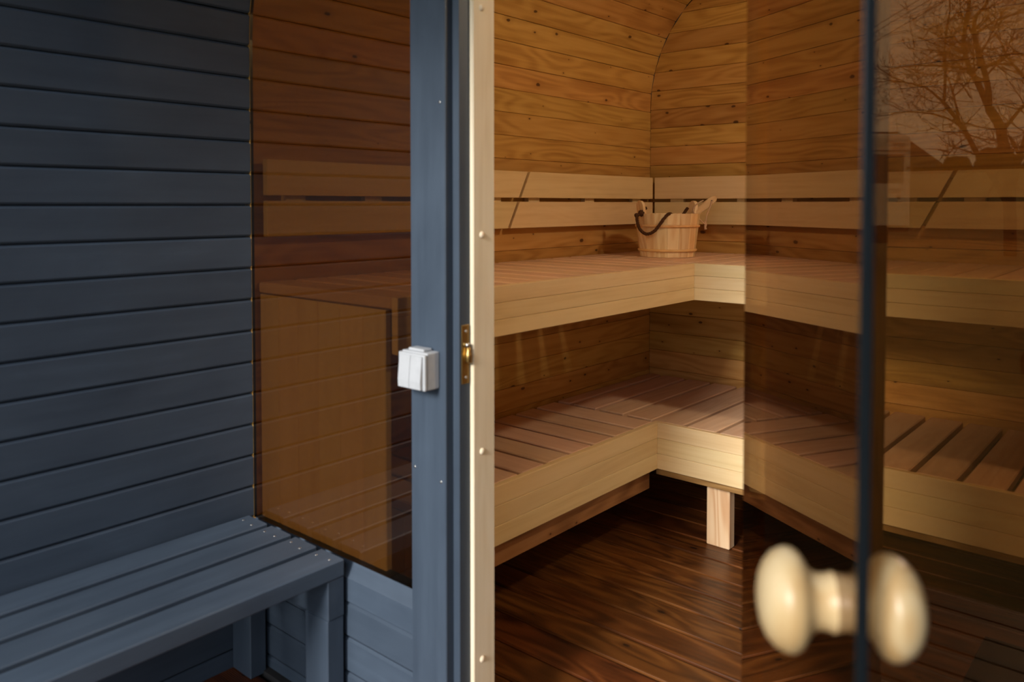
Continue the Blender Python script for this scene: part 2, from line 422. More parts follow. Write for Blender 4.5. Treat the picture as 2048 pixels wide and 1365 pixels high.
def under_boards(x0, x1):
    L = x1-x0; cx = (x0+x1)/2
    sp = [(-0.029, -0.040), (-0.029, 0.0), (0.030, 0.0), (0.058, -0.020), (0.089, -0.024), (0.089, -0.040)]
    # sill board: bevelled top running up to the glass; local y = up, z = outwards
    mobj('sill', prism_mesh([(-0.046+0.0015, -0.045), (-0.046+0.0015, -0.004), (-0.042, 0), (0.012, 0), (0.046, -0.018), (0.046, -0.045)], L, M['blue']), None, wf,
         frame((cx, 1.139, ZSILL+0.046), (1, 0, 0), (0, -1, 0)))
    z = ZSILL
    while z > ZPF+0.02:
        z0 = max(z-0.0823, ZPF)
        mobj('plank', prism_mesh(plank_profile(z-z0, 0.03, 0.0024, 0.0055), L, M['blue']), None, wf, frame((cx, 1.139, (z+z0)/2), (1, 0, 0), (0, -1, 0)))
        z -= 0.0823
    bx('inner_board', (x0, 1.17, ZFL), (x1, 1.185, ZS-0.02), M['beam'], wf, 0.001)
under_boards(XL, PLX0-0.0005); under_boards(PRX1+0.0005, XR)
# header over the door
ZH = 0.76
for k in range(3):
    z0 = ZH+0.01+0.0823*k
    mobj('plank', prism_mesh(plank_profile(0.0823, 0.03, 0.0024, 0.0055), PRX0-PLX1-0.001, M['blue']), None, wf, frame(((PLX1+PRX0)/2, 1.139, z0+0.041), (1, 0, 0), (0, -1, 0)))
bx('inner_header', (PLX1+0.001, 1.175, ZH+0.01), (PRX0-0.001, 1.25, ZC-0.004), M['spruce'], wf, 0.001)

# ------------------------------------------------------------------ windows: bronze panes cut to the barrel outline
def pane_mesh(poly, y0, y1):
    n = len(poly)
    me = bpy.data.meshes.new('pane')
    me.from_pydata([(x, y0, z) for x, z in poly]+[(x, y1, z) for x, z in poly], [],
                   [tuple(range(n)), tuple(range(n, 2*n))[::-1]]+[(i, n+i, n+(i+1) % n, (i+1) % n) for i in range(n)])
    bm = bmesh.new(); bm.from_mesh(me); bmesh.ops.recalc_face_normals(bm, faces=bm.faces); bm.to_mesh(me); bm.free()
    me.materials.append(M['glass']); me.materials.append(M['edge'])
    for p in me.polygons[2:]: p.material_index = 1
    return me
arc = [(XL+R-R*math.cos(a), Z0+R*math.sin(a)-0.004) for a in [math.pi/2*i/14 for i in range(15)]]
polyL = [(PLX0-0.001, ZS+0.002), (XL+0.002, ZS+0.002)]+[(x+0.002, z) for x, z in arc]+[(PLX0-0.001, ZC-0.004)]
polyR = [(PRX1+0.001, ZS+0.002)]+[(PRX1+0.001, ZC-0.004)]+[(XL+XR-x-0.002, z) for x, z in arc[::-1]]+[(XR-0.002, ZS+0.002)]
w1 = thing('window_1', ((XL+PLX0)/2, YF, ZS), 'bronze tinted fixed window between the blue porch wall and the blue post', 'window', kind='structure')
mobj('pane', pane_mesh(polyL, YF, YF+0.008), None, w1)
w2 = thing('window_2', ((XR+PRX1)/2, YF, ZS), 'bronze tinted fixed window to the right of the open glass door', 'window', kind='structure')
mobj('pane', pane_mesh(polyR, YF, YF+0.008), None, w2)

# ------------------------------------------------------------------ door frame
tr = thing('trim_1', (-0.81, 1.19, ZPF), 'door frame with blue outer rebate and pale wood inner lining', 'door frame', kind='structure')
RBL, RBR = -1.1346, -0.494       # rebate faces
CLL, CLR = -1.126, -0.503        # clear opening
bx('frame_strip', (PLX1, 1.156, ZPF), (RBL, 1.1878, ZH), M['blue'], tr, 0.001)
bx('frame_strip', (RBR, 1.156, ZPF), (PRX0, 1.1878, ZH), M['blue'], tr, 0.001)
bx('frame_strip', (PLX1, 1.156, ZH-0.002), (PRX0, 1.1878, ZH+0.02), M['blue'], tr, 0.001)
jl = bx('lining', (PLX1+0.001, 1.188, ZFL), (CLL, 1.254, ZH-0.01), M['jamb'], tr, 0.0025)
jr = bx('lining', (CLR, 1.188, ZFL), (PRX0-0.001, 1.254, ZH-0.01), M['jamb'], tr, 0.0025)
bx('lining', (PLX1, 1.188, ZH-0.01), (PRX0, 1.254, ZH+0.012), M['jamb'], tr, 0.002)
bx('threshold', (PLX1, 1.156, ZPF), (PRX0, 1.262, ZFL+0.012), M['beam'], tr, 0.002)
cap = lathe_mesh([(0, 0.0042), (0.0035, 0.0038), (0.0062, 0.0022), (0.0072, 0)], 18)
for zz in (-0.063, -0.512, 0.40, -0.95):
    mobj('screw_cap', cap, M['jamb'], jl, frame((CLL, 1.214, zz), (0, 1, 0), (1, 0, 0)))
sp = bx('strike_plate', (RBL, 1.1615, -0.365), (RBL+0.0018, 1.1835, -0.245), M['brass'], tr, 0.0006)
for zz in (-0.258, -0.352): mobj('screw', scr, M['steel'], sp, frame((RBL+0.0019, 1.174, zz), (0, 1, 0), (1, 0, 0)))
mobj('roller_catch', lathe_mesh([(0, -0.016), (0.004, -0.016), (0.0065, -0.013), (0.0065, 0.004), (0.0045, 0.007), (0.0045, 0.016), (0, 0.018)], 16), M['brass'], sp, (RBL+0.006, 1.1765, -0.307))
mobj('roller_pin', lathe_mesh([(0, -0.004), (0.0045, -0.004), (0.0045, 0.004), (0, 0.004)], 12), M['steel'], sp, (RBL+0.005, 1.1745, -0.286))

# ------------------------------------------------------------------ open glass door
AO = math.radians(30.8)
HD = Vector((math.sin(AO), -math.cos(AO), 0))     # hinge edge -> free edge
NO = Vector((math.cos(AO), math.sin(AO), 0))      # outwards (away from the inner face)
H0 = Vector((-0.4955, 1.085, 0)); DW = 0.646
dr = thing('door_1', (H0.x, H0.y, ZFL), 'bronze glass door standing open towards the porch with wooden knobs', 'door', kind='structure')
ZD0, ZD1 = ZFL+0.02, ZH-0.012
gm = box_mesh(DW, ZD1-ZD0, 0.008, 0.0008)
gm.materials.append(M['glass']); gm.materials.append(M['edge'])
for p in gm.polygons: p.material_index = 0 if abs(p.normal.z) > 0.9 else 1
gc = H0+HD*(DW/2)+NO*0.004; gc.z = (ZD0+ZD1)/2
pane = mobj('glass_pane', gm, None, dr, frame(gc, HD, -NO))
kn = [(0, 0.0530), (0.009, 0.0526), (0.018, 0.0508), (0.026, 0.0472), (0.0325, 0.0415), (0.0360, 0.0345), (0.0362, 0.0285), (0.0335, 0.0235), (0.0285, 0.0200),
      (0.0235, 0.0170), (0.0206, 0.0135), (0.0193, 0.0095), (0.0196, 0.005), (0.0210, 0.0)]
knm = lathe_mesh(kn, 48)
kp = H0+HD*0.580; kp.z = -0.288
k1 = mobj('knob', knm, M['knob'], dr, frame(kp, (0, 0, 1), -NO)); k1['label'] = 'pale turned wooden knob on the inner face'
k2 = mobj('knob', knm, M['knob'], dr, frame(kp+NO*0.008, (0, 0, 1), NO)); k2['label'] = 'pale turned wooden knob on the outer face'
for zz in (-0.85, 0.55):
    hc = H0+HD*0.03; hc.z = zz
    hg = board('hinge', 0.06, 0.05, 0.004, M['steel'], dr, hc-NO*0.0022, HD, -NO, 0.001)
    board('hinge', 0.06, 0.05, 0.004, M['steel'], dr, hc+NO*0.0102, HD, NO, 0.001)
    mobj('hinge_pin', lathe_mesh([(0, -0.03), (0.006, -0.03), (0.006, 0.03), (0, 0.03)], 12), M['steel'], dr, H0+NO*0.014+Vector((0, 0, zz)))

# ------------------------------------------------------------------ light switch on the left post
sw = thing('light_switch', (-1.207, YPF, -0.373), 'white surface mounted double light switch on the blue post', 'switch')
def swbox(name, lo, hi, bev, seg=3):
    bm = bmesh.new(); bmesh.ops.create_cube(bm, size=1)
    bmesh.ops.scale(bm, vec=[hi[i]-lo[i] for i in range(3)], verts=bm.verts)
    bmesh.ops.bevel(bm, geom=bm.edges[:], offset=bev, segments=seg, affect='EDGES', profile=0.5)
    return mobj(name, smooth(from_bm(name, bm), False), M['white_plastic'], sw, Vector([(hi[i]+lo[i])/2 for i in range(3)]))
swbox('housing', (-1.2455, 1.1005, -0.374), (-1.1695, 1.1349, -0.298), 0.003)
swbox('cover', (-1.2465, 1.0925, -0.3735), (-1.1685, 1.1003, -0.3005), 0.0025)
swbox('top_gland', (-1.232, 1.106, -0.2985), (-1.186, 1.130, -0.2925), 0.0025)
for i in (0, 1):
    xa = -1.240+0.0335*i
    # rocker with its lower edge tipped out
    rp = [(-0.033, 0.0), (-0.033, 0.0070), (-0.018, 0.0078), (0.010, 0.0052), (0.033, 0.0028), (0.033, 0.0)]
    mobj('rocker', prism_mesh(rp, 0.0325, M['white_plastic']), None, sw, frame((xa+0.0165, 1.0924, -0.337), (1, 0, 0), (0, -1, 0)))

# ------------------------------------------------------------------ porch bench
pb = thing('porch_bench', (-1.68, 0.35, ZPF), 'slate blue slatted bench against the dark porch wall', 'bench')
xs = -1.475; ZB = -0.810
for i in range(4):
    x1 = xs-0.1045*i; x0 = x1-0.0855
    s_ = bx('slat', (x0, YP+0.01, ZB-0.04), (x1, 1.128, ZB), M['blue'], pb, 0.003)
    for dx in (0.020, 0.064):
        for yy in (1.10, -0.35):
            mobj('screw', scr, M['steel'], s_, frame((x0+dx, yy+random.uniform(-.006, .006), ZB), (1, 0, 0), (0, 0, 1)))
for yy in (1.083, -0.37):
    bx('cross_rail', (-1.884, yy, ZB-0.131), (xs-0.002, yy+0.045, ZB-0.0405), M['blue'], pb, 0.002)
    bx('leg', (-1.565, yy-0.0003, ZPF+0.0005), (xs-0.004, yy+0.0447, ZB-0.1315), M['blue'], pb, 0.002)
    bx('leg', (-1.884, yy-0.0003, ZPF+0.0005), (-1.80, yy+0.0447, ZB-0.1315), M['blue'], pb, 0.002)

# ------------------------------------------------------------------ sauna benches
ZU, ZL = -0.205, -0.760
XUF, YUF = -1.335, 2.52          # upper fascia planes (left bench, back bench)
XLF, YLF = -1.430, 2.44          # lower fascia planes
ST = 0.028
def slats(parent, along, n, lo, hi, a0, a1, zt, gap):
    """n slats between a0 and a1 stacked along the other axis from lo to hi"""
    p = (hi-lo)/n
    for i in range(n):
        q0 = lo+p*i+(gap/2 if i else 0); q1 = lo+p*(i+1)-(gap/2 if i < n-1 else 0)
        if along == 'x': bx('slat', (a0, q0, zt-ST), (a1, q1, zt), M['slat'], parent, 0.0035, 0)
        else: bx('slat', (q0, a0, zt-ST), (q1, a1, zt), M['slat'], parent, 0.0035, 1)
def fascia(parent, along, plane, a0, a1, zt, hb, th=0.02):
    for k in range(3):
        z1 = zt-hb*k; z0 = z1-hb+0.0006
        if along == 'y': bx('fascia_board', (plane-th, a0, z0), (plane, a1, z1), M['fascia'], parent, 0.0012, 1)
        else: bx('fascia_board', (a0, plane, z0), (a1, plane+th, z1), M['fascia'], parent, 0.0012, 0)
WG = 0.004
LAMP = 40.0  # strength of the added lamp
# upper bench on the left
ub = thing('sauna_bench', (-1.6, 1.85, ZFL), 'upper slatted bench along the left sauna wall beside the bronze window', 'bench', 'tiered sauna benches')
slats(ub, 'x', 13, 1.168, YUF-0.002, XL+WG, XUF-0.0205, ZU, 0.016)
fascia(ub, 'y', XUF, 1.168, YUF, ZU, 0.0425)
bx('rail', (XUF-0.065, 1.20, ZU-0.10), (XUF-0.021, YUF-0.005, ZU-ST-0.0005), M['beam'], ub)
bx('rail', (XL+WG, 1.20, ZU-0.10), (XL+0.045, YUF-0.005, ZU-ST-0.0005), M['beam'], ub)
x = XL+WG
while x < XUF-0.06:
    x1 = min(x+0.085, XUF-0.045)
    mobj('end_plank', prism_mesh(plank_profile(x1-x, 0.016, 0.0008, 0.0025), (ZU-ST-0.003)-ZFL-0.001, M['fascia']), None, ub,
         frame(((x+x1)/2, 1.1862-0.015, (ZU-ST-0.003+ZFL+0.001)/2), (0, 0, 1), (0, -1, 0)))
    x += 0.085
# upper bench along the back
ub2 = thing('sauna_bench', (-0.8, 2.83, ZFL), 'upper slatted bench along the back wall carrying the wooden bucket', 'bench', 'tiered sauna benches')
slats(ub2, 'y', 21, XL+WG, XR-WG, YUF+0.0205, YB-WG, ZU, 0.008)
fascia(ub2, 'x', YUF, XUF-0.0195, XR-WG, ZU, 0.0425)
bx('rail', (XL+0.02, YUF+0.021, ZU-0.10), (XR-0.02, YUF+0.065, ZU-ST-0.0005), M['beam'], ub2)
bx('rail', (XL+0.02, YB-0.045, ZU-0.10), (XR-0.02, YB-WG, ZU-ST-0.0005), M['beam'], ub2)
# lower bench on the left
YE = 1.365
lb = thing('sauna_bench', (-1.65, 1.9, ZFL), 'lower slatted bench along the left sauna wall under the upper one', 'bench', 'tiered sauna benches')
slats(lb, 'x', 9, YE, YLF-0.001, XL+WG, XLF-0.0205, ZL, 0.018)
fascia(lb, 'y', XLF, YE, YLF, ZL, 0.0545)
bx('rail', (XLF-0.068, YE+0.03, -0.998), (XLF-0.030, YLF-0.002, -0.90), M['beam'], lb)
bx('rail', (XLF-0.066, YE+0.03, -0.8995), (XLF-0.021, YLF-0.005, ZL-ST-0.0005), M['beam'], lb)
bx('rail', (XL+WG, YE+0.03, ZL-0.12), (XL+0.05, YLF-0.005, ZL-ST-0.0005), M['beam'], lb)
x = XL+WG
while x < XLF-0.06:
    x1 = min(x+0.085, XLF-0.022)
    mobj('end_plank', prism_mesh(plank_profile(x1-x, 0.016, 0.0008, 0.0025), (ZL-ST-0.003)-ZFL-0.001, M['fascia']), None, lb,
         frame(((x+x1)/2, YE+0.004, (ZL-ST-0.003+ZFL+0.001)/2), (0, 0, 1), (0, -1, 0)))
    x += 0.085
# lower bench along the back
lb2 = thing('sauna_bench', (-0.8, 2.8, ZFL), 'lower slatted bench along the back wall standing on pale square legs', 'bench', 'tiered sauna benches')
xa = -1.6975
edges = [XL+WG]+[xa+0.12*i for i in range(-1, 17) if XL+0.03 < xa+0.12*i < XR-0.03]+[XR-WG]
for i in range(len(edges)-1):
    bx('slat', (edges[i]+(0.0085 if i else 0), YLF+0.0205, ZL-ST), (edges[i+1]-0.0085, YB-WG, ZL), M['slat'], lb2, 0.0035, 1)
fascia(lb2, 'x', YLF, XLF-0.0195, XR-WG, ZL, 0.0545)
bx('rail', (XLF-0.018, YLF+0.021, ZL-0.19), (XR-0.02, YLF+0.052, ZL-ST-0.0005), M['beam'], lb2)
bx('rail', (XL+0.02, YB-0.045, ZL-0.12), (XR-0.02, YB-WG, ZL-ST-0.0005), M['beam'], lb2)
for x0 in (-1.271, 0.05):
    bx('leg', (x0, 2.4965, ZFL+0.0005), (x0+0.084, 2.5365, ZL-ST-0.001), M['leg'], lb2, 0.003)

# ------------------------------------------------------------------ unseen lamp added under the ceiling to brighten the sauna
LPOS = Vector((-0.05, 2.10, 0.955))
lm = thing('added_lamp', LPOS, 'added bulkhead lamp out of view, brightening the sauna from its ceiling', 'lamp')
mobj('base_plate', lathe_mesh([(0, 0), (0.085, 0), (0.085, 0.018), (0.06, 0.022), (0, 0.022)], 32), M['jamb'], lm, frame(LPOS, (0, 1, 0), (-0.46, 0, -0.89)))
t = NT('added_lamp_glow'); em = t.n('ShaderNodeEmission'); em.inputs[0].default_value = (1, 0.86, 0.62, 1); em.inputs[1].default_value = LAMP; t.l(em.outputs[0], t.out.inputs[0])
mobj('globe', lathe_mesh([(0.058, 0.020), (0.066, 0.04), (0.060, 0.066), (0.040, 0.084), (0.015, 0.092), (0, 0.093)], 32), t.m, lm, frame(LPOS, (0, 1, 0), (-0.46, 0, -0.89)))
# ------------------------------------------------------------------ backrests with slanted joints
def backrest(label, along, a, b, sa, sb):
    """two boards on spacer blocks; a..b along the wall, sa/sb = slant of the end cuts"""
    zs = ((0.023, 0.117), (-0.085, 0.009)); zm = 0.016
    c = (a+b)/2
    wall = XL if along == 'y' else YB
    loc = (wall+0.02, c, -0.085) if along == 'y' else (c, wall-0.02, -0.085)
    t = thing('backrest', loc, label, 'backrest', 'backrest boards above the upper benches')
    off0, off1 = 0.022, 0.042
    for z0, z1 in zs:
        zc = (z0+z1)/2
        P = [(a+sa*(z0-zm), z0), (b+sb*(z0-zm), z0), (b+sb*(z1-zm), z1), (a+sa*(z1-zm), z1)]
        bm = bmesh.new(); vs = []
        for o_ in (off0, off1):
            vs.append([bm.verts.new((q-c, zz-zc, o_)) for q, zz in P])
        bm.faces.new(vs[0][::-1]); bm.faces.new(vs[1])
        for i in range(4): bm.faces.new((vs[0][i], vs[0][(i+1) % 4], vs[1][(i+1) % 4], vs[1][i]))
        bmesh.ops.recalc_face_normals(bm, faces=bm.faces)
        bmesh.ops.bevel(bm, geom=bm.edges[:], offset=0.0015, segments=1, affect='EDGES')
        if along == 'y': F_ = Matrix(((0, 0, 1, XL), (1, 0, 0, c), (0, 1, 0, zc), (0, 0, 0, 1)))
        else: F_ = Matrix(((1, 0, 0, c), (0, 0, -1, YB), (0, 1, 0, zc), (0, 0, 0, 1)))
        if along == 'x':
            pass
        mobj('board', from_bm('board', bm), M['fascia'], t, F_)
    n = max(2, int((b-a)/0.24))
    for i in range(n):
        q = a+0.10+(b-a-0.2)*i/(n-1) if n > 1 else c
        if along == 'y': bx('spacer', (XL+0.0006, q-0.032, -0.075), (XL+off0-0.0003, q+0.032, 0.105), M['fascia'], t, 0.001)
        else: bx('spacer', (q-0.032, YB-off0+0.0003, -0.075), (q+0.032, YB-0.0006, 0.105), M['fascia'], t, 0.001)
SL = 0.545
backrest('pale two-board backrest on the left wall nearest the bronze window', 'y', 1.172, 2.187-0.007, 0, SL)
backrest('pale two-board backrest on the left wall ending at the room corner', 'y', 2.187+0.007, 3.098, SL, 0)
backrest('pale two-board backrest on the back wall behind the bucket', 'x', XL+0.047, -0.7055-0.007, 0, 0.51)
backrest('pale two-board backrest at the right of the back wall past the slanted joint', 'x', -0.7055+0.007, XR-0.02, 0.51, 0)

# ------------------------------------------------------------------ bucket and ladle
BC = Vector((-1.606, 2.806, ZU+0.0008))
LAT = RGT; TOC = -FWD
def bk(a, b, z): return BC+LAT*a+TOC*b+Vector((0, 0, z))
bu = thing('bucket', BC, 'small wooden stave bucket with dark rope handle on the upper bench corner', 'bucket')
NB = 16; RB0, RB1, HB = 0.104, 0.124, 0.168
earA = (math.radians(157), math.radians(337))       # angle from LAT towards the camera
for i in range(NB):
    am = earA[1]+2*math.pi*i/NB
    ear = i in (0, NB//2)
    h = HB+(0.05 if ear else 0.0)
    w0 = 2*RB0*math.tan(math.pi/NB)-0.0006; w1 = 2*RB1*math.tan(math.pi/NB)-0.0006
    th = 0.012
    slope = (RB1-RB0)/HB
    rows = [(0, w0), (HB, w1)]
    if ear:
        for q in range(1, 8):
            al = math.pi/2*q/7; rows.append((HB+0.026+0.024*math.sin(al), max(w1*0.98*math.cos(al), 0.004)))
        rows.insert(2, (HB+0.026, w1*0.98))
    V = []; F = []
    for zz, ww in rows:
        r = RB0+slope*zz
        V += [(-ww/2, r, zz), (ww/2, r, zz), (ww/2-0.0022, r-th, zz), (-ww/2+0.0022, r-th, zz)] if ww > 0.02 else [(-ww/2, r, zz), (ww/2, r, zz), (ww/2, r-th, zz), (-ww/2, r-th, zz)]
    for k in range(len(rows)-1):
        for e in range(4): F.append((k*4+e, k*4+(e+1) % 4, k*4+4+(e+1) % 4, k*4+4+e))
    F += [(3, 2, 1, 0), tuple(len(V)-4+e for e in range(4))]
    # grain along local x: rotate so that mesh z -> local x
    V = [(v[2], v[0], v[1]) for v in V]
    m2 = bpy.data.meshes.new('stave'); m2.from_pydata(V, [], F)
    bm = bmesh.new(); bm.from_mesh(m2); bmesh.ops.recalc_face_normals(bm, faces=bm.faces); bm.to_mesh(m2); bm.free()
    out = LAT*math.cos(am)-TOC*0+TOC*math.sin(am)
    mobj('ear_stave' if ear else 'stave', m2, M['stave'], bu, frame(BC, (0, 0, 1), out))
mobj('base', lathe_mesh([(0, 0.010), (RB0-0.010, 0.010), (RB0-0.010, 0.022), (0, 0.022)], 32), M['stave'], bu, BC)
for zh, rr in ((0.026, 0.0042), (0.120, 0.0042)):
    r = RB0+(RB1-RB0)/HB*zh+0.004
    V = []; F = []
    ring = [(r*math.cos(2*math.pi*i/48), r*math.sin(2*math.pi*i/48)) for i in range(48)]
    for i, (cx, cy) in enumerate(ring):
        for s in range(8):
            a = 2*math.pi*s/8; q = 1+rr*math.cos(a)/r; V.append((cx*q, cy*q, zh+rr*1.25*math.sin(a)))
    for i in range(48):
        for s in range(8):
            F.append((i*8+s, i*8+(s+1) % 8, ((i+1) % 48)*8+(s+1) % 8, ((i+1) % 48)*8+s))
    m2 = bpy.data.meshes.new('hoop'); m2.from_pydata(V, [], F); smooth(m2)
    mobj('hoop', m2, M['hoop'], bu, BC)
def px(u, v, b): return bk((u-1335)/507, b, (513-v)/507)
rp_ = [px(1290, 417, 0.03), px(1283, 420, 0.045), px(1277, 428, 0.062), px(1269, 432, 0.07), px(1269, 445, 0.082), px(1273, 458, 0.092), px(1284, 467, 0.105), px(1297, 462, 0.122),
       px(1308, 448, 0.132), px(1318, 434, 0.133), px(1327, 428, 0.121), px(1336, 432, 0.10), px(1350, 445, 0.06), px(1364, 436, -0.01), px(1374, 424, -0.03), px(1379, 417, -0.032)]
rs = spline(rp_, 7)
V = []; F = []
tube_data(rs, 0.0052, 8, V, F)
ta = []; 
for ph in (0, 2.1, 4.2):
    pts = []
    for i, p in enumerate(rs):
        t = (rs[min(i+1, len(rs)-1)]-rs[max(i-1, 0)]).normalized(); o1 = t.cross(Vector((0.3, 0.5, 0.8))).normalized(); o2 = t.cross(o1)
        a = i*1.05+ph; pts.append(p+(o1*math.cos(a)+o2*math.sin(a))*0.0034)
    tube_data(pts, 0.0036, 6, V, F)
m2 = bpy.data.meshes.new('rope'); m2.from_pydata(V, [], F); smooth(m2)
mobj('rope_handle', m2, M['rope'], bu)
bm = bmesh.new(); bmesh.ops.create_icosphere(bm, subdivisions=3, radius=0.0125)
for v in bm.verts: v.co *= 1+0.16*math.sin(v.co.x*600+v.co.z*400)*math.cos(v.co.y*500)
mobj('rope_knot', smooth(from_bm('knot', bm)), M['rope'], bu, px(1278, 427, 0.062))
bm = bmesh.new(); bmesh.ops.create_icosphere(bm, subdivisions=2, radius=0.009)
mobj('rope_knot', smooth(from_bm('knot', bm)), M['rope'], bu, px(1268, 431, 0.068))

la0 = bk(0.035, -0.03, 0.105); la1 = bk(0.200, -0.035, 0.232)
ld = thing('ladle', la0, 'wooden ladle with cotton cord leaning in the stave bucket', 'ladle')
dv = (la1-la0); Ln = dv.length
hp = []
bm = bmesh.new()
sec = [(0, 0.010, 0.006), (0.3, 0.012, 0.007), (0.6, 0.0145, 0.008), (0.88, 0.0155, 0.008), (0.96, 0.013, 0.0075), (1.0, 0.006, 0.005)]
V = []; F = []
for s_, w_, t_ in sec:
    for q in range(10):
        a = 2*math.pi*q/10; V.append(((s_-0.5)*Ln, w_*math.cos(a), t_*math.sin(a)))
for k in range(len(sec)-1):
    for q in range(10): F.append((k*10+q, k*10+(q+1) % 10, k*10+10+(q+1) % 10, k*10+10+q))
F += [tuple(range(10))[::-1], tuple(range(50, 60))]
m2 = bpy.data.meshes.new('handle'); m2.from_pydata(V, [], F); smooth(m2)
bm.free()
hd = mobj('handle', m2, M['stave'], ld, frame((la0+la1)/2, dv, TOC))
mobj('cord_hole', lathe_mesh([(0, -0.0084), (0.0032, -0.0084), (0.0032, 0.0084), (0, 0.0084)], 12), M['dark'], hd, frame(la0+dv*0.885, dv, TOC))
mobj('scoop', lathe_mesh([(0, -0.022), (0.022, -0.020), (0.034, -0.008), (0.037, 0.010), (0.034, 0.010), (0.031, -0.006), (0.020, -0.016), (0, -0.018)], 24), M['stave'], ld, bk(0.020, -0.03, 0.088))
hole = la0+dv*0.885
def lp(u, v, b=-0.02): return px(u, v, b)
cpts = [hole+TOC*0.009, lp(1423, 415), lp(1416, 432), lp(1414, 446), lp(1412, 449), lp(1404, 442), lp(1393, 431), lp(1389, 421), lp(1393, 412), lp(1402, 405), lp(1410, 402, -0.03)]
mobj('cord', tube_mesh(spline(cpts, 6), 0.0024, 8), M['cord'], ld)
mobj('cord_knot', tube_mesh(spline([lp(1411, 444), lp(1414, 449), lp(1413, 455), lp(1414, 460)], 4), [0.003]*4+[0.0055]*4+[0.005]*4+[0.007], 8), M['cord'], ld)

# ------------------------------------------------------------------ floor mat seen through the right window
mt = mobj('floor_mat', box_mesh(0.60, 0.80, 0.008, 0.002, M['mat']), None, None, Matrix.Translation((-0.423+0.30, 2.43-0.40, ZFL+0.0045)))
tag(mt, 'dark grey mat on the brown board floor behind the right window', 'mat')

# ------------------------------------------------------------------ outside, mirrored in the right-hand window
def gz(x, y):
    d = -y; e = min(max((d-3)/5.0, 0), 1); k = min(max((d-15)/13.0, 0), 1); f = min(max((d-33)/8.0, 0), 1)
    return ZG+0.52*e*e*(3-2*e)+1.93*k*k*(3-2*k)-1.6*f*f*(3-2*f)
gx = [-70+5*i for i in range(29)]; gy = [-110+2.5*i for i in range(61)]
gp = bpy.data.meshes.new('ground')
gp.from_pydata([(x, y, gz(x, y)) for y in gy for x in gx], [], [(j*29+i, j*29+i+1, (j+1)*29+i+1, (j+1)*29+i) for j in range(60) for i in range(28)])
tag(mobj('ground', smooth(gp), M['grass']), 'olive winter lawn with a low grassy bank in front of the sauna', 'lawn', kind='structure')

# bare tree: main limbs follow the mirrored picture, twigs grow from them
TT = 14.0
def tp(x, y, dt=0.0): return refl(1740+0.3516*x, 0.3516*y, TT+dt)
limbs = [
    ([(800, 1430), (792, 1180), (780, 950), (745, 800), (725, 715), (665, 620)], 0.105, 0.075, (0, 0)),
    ([(665, 620), (600, 480), (545, 380), (515, 250), (530, 120), (545, 10), (535, -120), (560, -260)], 0.058, 0.016, (0, 0.8)),
    ([(665, 620), (660, 520), (630, 390), (590, 260), (570, 180), (585, 100), (640, 30), (670, -110), (660, -260)], 0.056, 0.015, (0, -0.8)),
    ([(545, 400), (480, 388), (380, 380), (240, 380), (130, 392)], 0.028, 0.006, (0.4, 0.2)),
    ([(640, 390), (720, 350), (800, 305), (880, 325), (980, 280), (1080, 300)], 0.030, 0.008, (-0.4, -1.2)),
    ([(790, 1180), (700, 1020), (600, 870), (520, 730), (410, 590)], 0.055, 0.032, (0, -0.6)),
    ([(410, 590), (330, 520), (270, 490), (130, 465), (60, 470)], 0.022, 0.006, (-0.6, -0.9)),
    ([(410, 590), (415, 430), (408, 310), (420, 170), (435, 60), (425, -60)], 0.026, 0.007, (-0.6, -1.2)),
    ([(500, 700), (470, 570), (440, 470), (410, 400), (395, 300)], 0.022, 0.006, (-0.3, 0.6)),
    ([(525, 740), (440, 680), (330, 650), (200, 640), (110, 650)], 0.020, 0.005, (-0.4, 0.3)),
    ([(790, 1180), (840, 930), (800, 800), (760, 770)], 0.034, 0.018, (0, 0.9)),
    ([(840, 930), (880, 760), (960, 600), (1010, 440), (1060, 250), (1040, 80)], 0.040, 0.010, (0.4, 1.2)),
    ([(880, 470), (830, 410), (760, 325), (735, 260), (690, 200)], 0.026, 0.007, (0.8, 0.2)),
    ([(735, 760), (830, 640), (900, 560), (960, 440), (900, 330), (880, 200), (900, 50)], 0.034, 0.008, (0, 0.6)),
    ([(560, 560), (500, 480), (380, 430), (300, 440)], 0.014, 0.004, (0.2, 0.9)),
    ([(575, 440), (480, 540), (420, 590)], 0.016, 0.005, (0, 0.3)),
    ([(540, 330), (450, 260), (350, 200), (240, 150)], 0.016, 0.004, (0.4, 0.9)),
    ([(580, 200), (690, 130), (800, 90), (900, 60)], 0.018, 0.005, (-0.5, 0.3)),
]
treebase = tp(800, 1500); treebase.z = gz(0, treebase.y)
tree = thing('tree', treebase, 'bare leafless tree mirrored in the bronze window at the right', 'tree')
rt = random.Random(3)
TV = []; TF = []
def twig(p, d, L, r, lev):
    pts = [p.copy()]; n = 5 if lev == 0 else 4; q = p.copy(); dd = d.copy()
    for i in range(n):
        dd = (dd+Vector((rt.uniform(-.22, .22), rt.uniform(-.22, .22), rt.uniform(-.16, .22)))).normalized()
        q = q+dd*(L/n); pts.append(q.copy())
    tube_data(pts, [max(r*(1-0.75*i/n), 0.0022) for i in range(n+1)], 3, TV, TF)
    if lev < 2:
        for j in range(5 if lev == 0 else 3):
            f = rt.uniform(0.2, 1.0); k = min(int(f*n), n-1); b = pts[k].lerp(pts[k+1], f*n-k)
            axis = Vector((rt.gauss(0, 1), rt.gauss(0, 1), rt.gauss(0, 1)))
            nd = (dd*0.9+axis.normalized()*0.85+Vector((0, 0, 0.05))).normalized()
            twig(b, nd, L*rt.uniform(0.38, 0.62), r*0.55, lev+1)
